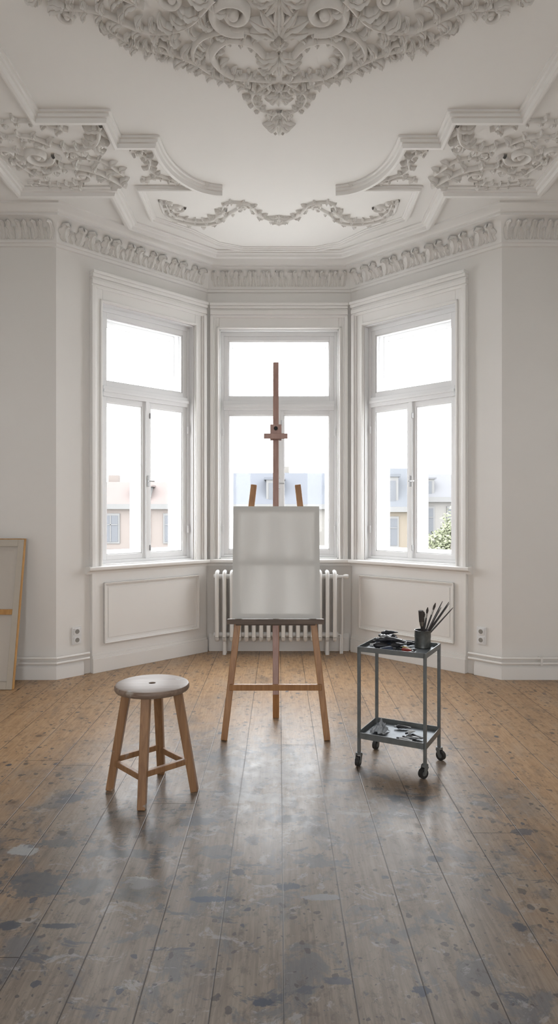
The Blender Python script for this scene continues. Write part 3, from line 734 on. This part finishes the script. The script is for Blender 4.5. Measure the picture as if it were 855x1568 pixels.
# paint tubes
M_alu=simple('tube_aluminium',(.30,.31,.32),.35,.6,nscale=40,namt=.4); M_blk=simple('tube_dark',(.018,.019,.024),.45); M_blu=simple('tube_blue',(.03,.045,.08),.5)
M_wht=simple('tube_white',(.45,.46,.47),.5); M_red=simple('tube_red',(.25,.025,.015),.5); M_yel=simple('tube_ochre',(.30,.19,.03),.5)
def ptube(mb,u,v,z,a,L,r,mat,cap=1):
    n=14; rows=9; V=[];Fs=[]
    ca,sa=math.cos(a),math.sin(a)
    for i in range(rows):
        t=i/(rows-1); hh=r*(1-t**1.6*.80); ww=r*(1+.25*t)
        if i==0: hh=ww=r*.45
        wob=random.uniform(-.2,.2)*r
        for k in range(n):
            th=2*math.pi*k/n; y_=math.cos(th)*ww+wob; z_=math.sin(th)*hh*random.uniform(.85,1.1)
            x_=L*t; V.append(tp(u+ca*x_-sa*y_,v+sa*x_+ca*y_,z+r*1.1+z_-(r-hh)*.2*t))
    for i in range(rows-1):
        for k in range(n): Fs.append((i*n+k,i*n+(k+1)%n,(i+1)*n+(k+1)%n,(i+1)*n+k))
    Fs.append(tuple(range(n))); Fs.append(tuple((rows-1)*n+k for k in range(n)))
    mb.add(V,Fs,mat)
    p0=tp(u,v,z+r*1.1);p1=tp(u-ca*r*1.1,v-sa*r*1.1,z+r*1.1); mb.tube([p0,p1],[r*.6,r*.5],10,cap)
TM=[M_alu,M_blk,M_blu,M_wht,M_red,M_yel]
mb=MB(); z=.617
for (u,v,zz,a,L,r,mt,cp_) in [(-.12,-.08,0,.4,.10,.017,1,0),(-.10,-.03,0,1.0,.10,.017,1,1),(-.14,.02,0,-.2,.10,.016,2,1),(-.06,.05,0,.5,.10,.017,1,3),(-.02,-.06,0,1.3,.095,.017,1,1),
    (-.08,-.03,.030,.2,.10,.016,1,0),(-.12,.05,.030,-.6,.10,.016,0,1),(-.03,.02,.032,2.2,.095,.016,1,1),(-.13,.09,0,.1,.10,.015,1,1),(0.04,-.09,0,.2,.06,.011,4,1),(.03,-.04,0,-.3,.05,.011,5,1),(.0,-.11,0,3.3,.07,.014,2,1),(-.09,.01,.058,.9,.08,.014,1,1),(-.12,.08,.030,-.4,.09,.015,1,0),(-.10,-.06,.030,.7,.08,.014,1,1),(.10,-.09,0,1.7,.05,.010,1,0),(.02,.06,0,1.0,.06,.013,1,0)]:
    ptube(mb,u,v,z+zz,a,L,r,mt,cp_)
mb.build('paint_tubes',TM,smooth=50)
mb=MB(); z=.155
for (u,v,zz,a,L,r,mt,cp_) in [(.05,-.07,0,.3,.08,.011,0,1),(.07,-.03,0,-.2,.07,.011,1,3),(.03,-.105,0,.0,.07,.011,3,1),(.06,-.06,.02,1.2,.06,.010,3,1),(-.04,.07,0,.3,.08,.011,1,0)]:
    ptube(mb,u,v,z+zz,a,L,r,mt,cp_)
mb.build('paint_tubes.001',TM,smooth=50)
mb=MB(); G=30;V=[]
for j in range(G):
    for i in range(G):
        a=i/(G-1)*2-1;b=j/(G-1)*2-1; rr=math.hypot(a,b)
        nn=noise.noise(Vector((a*2.6,b*2.6,3.3))); n2=noise.noise(Vector((a*6,b*6,9)))
        h=max(0,(1-rr*.8))*.05*(1+1.4*nn)+.022*abs(n2)+.002
        V.append(tp(-.10+a*.040+.015*nn,-.03+b*.045+.015*n2,.156+max(0,h)))
mb.add(V,[(j*G+i,j*G+i+1,(j+1)*G+i+1,(j+1)*G+i) for j in range(G-1) for i in range(G-1)])
mb.build('crumpled_rag',[simple('rag_cloth',(.36,.38,.40),.7,nscale=30,namt=.35)],smooth=60)

# ------------------------------------------------------------------ outside
def fac(name,c): return simple(name,c,.9,nscale=1,namt=.05,spec=.1)
def building(name,x0,x1,y,eave,ridge,wc,rc,fl=3.2,wstep=2.4,dorm=True):
    root=empty(name); mb=MB(); D=10
    mb.box(x0,x1,y,y+D,-12,eave,0)
    mb.box(x0-.2,x1+.2,y-.35,y,eave-.35,eave,3)
    V=[(x0,y-.3,eave),(x1,y-.3,eave),(x1,y+D,eave),(x0,y+D,eave),(x0,y+1.6,ridge),(x1,y+1.6,ridge),(x1,y+D-1.6,ridge),(x0,y+D-1.6,ridge)]
    mb.hexa(V,1)
    n=max(1,int((x1-x0)/wstep)); st=(x1-x0)/n
    z=eave-2.6
    while z>-12:
        for i in range(n):
            xc=x0+(i+.5)*st
            mb.box(xc-.62,xc+.62,y-.08,y,z-.12,z+1.95,3); mb.box(xc-.5,xc+.5,y-.11,y-.08,z,z+1.8,2)
            mb.box(xc-.03,xc+.03,y-.14,y-.11,z,z+1.8,3); mb.box(xc-.5,xc+.5,y-.14,y-.11,z+1.15,z+1.2,3)
        mb.box(x0,x1,y-.1,y,z-.75,z-.55,3)
        z-=fl
    if dorm:
        for i in range(n):
            if i%2==0:
                xc=x0+(i+.5)*st; h=(ridge-eave)
                mb.box(xc-.6,xc+.6,y+.0,y+1.6,eave+.1,eave+h*.75,3); mb.box(xc-.42,xc+.42,y-.04,y,eave+.2,eave+h*.65,2)
                mb.box(xc-.75,xc+.75,y-.1,y+1.6,eave+h*.75,eave+h*.82,1)
    for xc in((x0+1.0,(x0+x1)/2+.7,x1-1.2) if x1-x0>6 else (x0+.9,)):
        mb.box(xc-.35,xc+.35,y+2.0,y+2.7,ridge-.2,ridge+.5,0)
    mb.build('facade',[fac(name+'_w',wc),fac(name+'_r',rc),fac(name+'_g',(.062,.065,.070)),fac(name+'_t',(.088,.088,.087))],root,smooth=0)
building('apartment_building',-19,-6.3,45,1.9,3.5,(.100,.088,.081),(.086,.073,.069),wstep=2.0)
building('apartment_building.001',-6.2,5.6,46,1.9,4.2,(.098,.094,.087),(.060,.064,.072),wstep=2.0)
building('apartment_building.002',5.7,9.2,44,1.7,4.4,(.094,.082,.066),(.062,.066,.072),wstep=1.8)
building('apartment_building.003',9.3,24,46,2.4,4.1,(.100,.097,.092),(.074,.075,.079),wstep=2.0)
root=empty('tree'); mb=MB()
tcx,tcy,tcz=8.1,31,-2.6
mb.tube([(tcx,tcy,-12),(tcx+.1,tcy,-6),(tcx,tcy,-2.5)],[.3,.24,.12],10,0)
for i in range(7):
    a=i*.9; mb.tube([(tcx,tcy,-5+i*.3),(tcx+.8*math.cos(a),tcy+.8*math.sin(a),-2.8+i*.3),(tcx+1.1*math.cos(a),tcy+1.1*math.sin(a),-1.6+i*.3)],[.1,.06,.02],6,0)
mb.build('trunk',[simple('bark',(.05,.045,.035),.9)],root)
mb=MB()
cl=[(Vector((tcx+random.uniform(-.85,.85),tcy+random.uniform(-.75,.75),tcz+random.uniform(-1.6,4.1))),random.uniform(.45,.8)) for _ in range(32)]
for i in range(9000):
    c_,r_=random.choice(cl); d=Vector((random.gauss(0,1),random.gauss(0,1),random.gauss(0,1))).normalized()*r_*random.uniform(.6,1.05)
    p=c_+d; a=Vector((random.gauss(0,1),random.gauss(0,1),random.gauss(0,1))).normalized(); b=a.orthogonal().normalized(); s=random.uniform(.06,.12)
    mb.add([p-a*s,p+b*s*.6,p+a*s,p-b*s*.6],[(0,1,2,3)])
mb.build('foliage',[simple('leaves',(.115,.125,.082),.8,nscale=2,namt=.2,spec=.1)],root,smooth=0)
mb=MB(); mb.box(-80,80,7.2,120,-12.2,-12); mb.box(-80,80,-80,-2.6,-12.2,-12); mb.build('street_ground',[simple('pavement',(.35,.35,.34),.9)],smooth=0)

# ------------------------------------------------------------------ light
w=bpy.data.worlds.new('World'); bpy.context.scene.world=w; w.use_nodes=True
bg=w.node_tree.nodes['Background']; bg.inputs[0].default_value=(.96,.978,1,1); bg.inputs[1].default_value=13.5
def portal(F,u0,u1,z0,z1,n):
    ld=bpy.data.lights.new('window_portal','AREA'); ld.shape='RECTANGLE'; ld.size=u1-u0; ld.size_y=z1-z0; ld.cycles.is_portal=True
    ob=bpy.data.objects.new('window_portal',ld); bpy.context.collection.objects.link(ob)
    ob.location=F((u0+u1)/2,.31,(z0+z1)/2)
    ob.rotation_euler=Vector((n[0],n[1],0)).to_track_quat('Z','Y').to_euler()
portal(F_L,*oL,.885,3.13,(-S2,S2)); portal(F_C,*oC,.885,3.13,(0,1)); portal(F_R,*oR,.885,3.13,(S2,S2))
for a,b in rear_fill: portal(F_B,a,b,RZ0,RZ1,(0,-1))

# ------------------------------------------------------------------ camera
cd=bpy.data.cameras.new('Camera'); cam=bpy.data.objects.new('Camera',cd); bpy.context.collection.objects.link(cam)
cam.location=(0,0,HC); cam.rotation_euler=(math.pi/2,0,0)
cd.sensor_fit='VERTICAL'; cd.sensor_height=36; cd.lens=36*1000/1568.; cd.clip_start=.05; cd.clip_end=500
bpy.context.scene.camera=cam
try:
    bpy.context.scene.view_settings.view_transform='Standard'
except Exception as ex: print(ex)
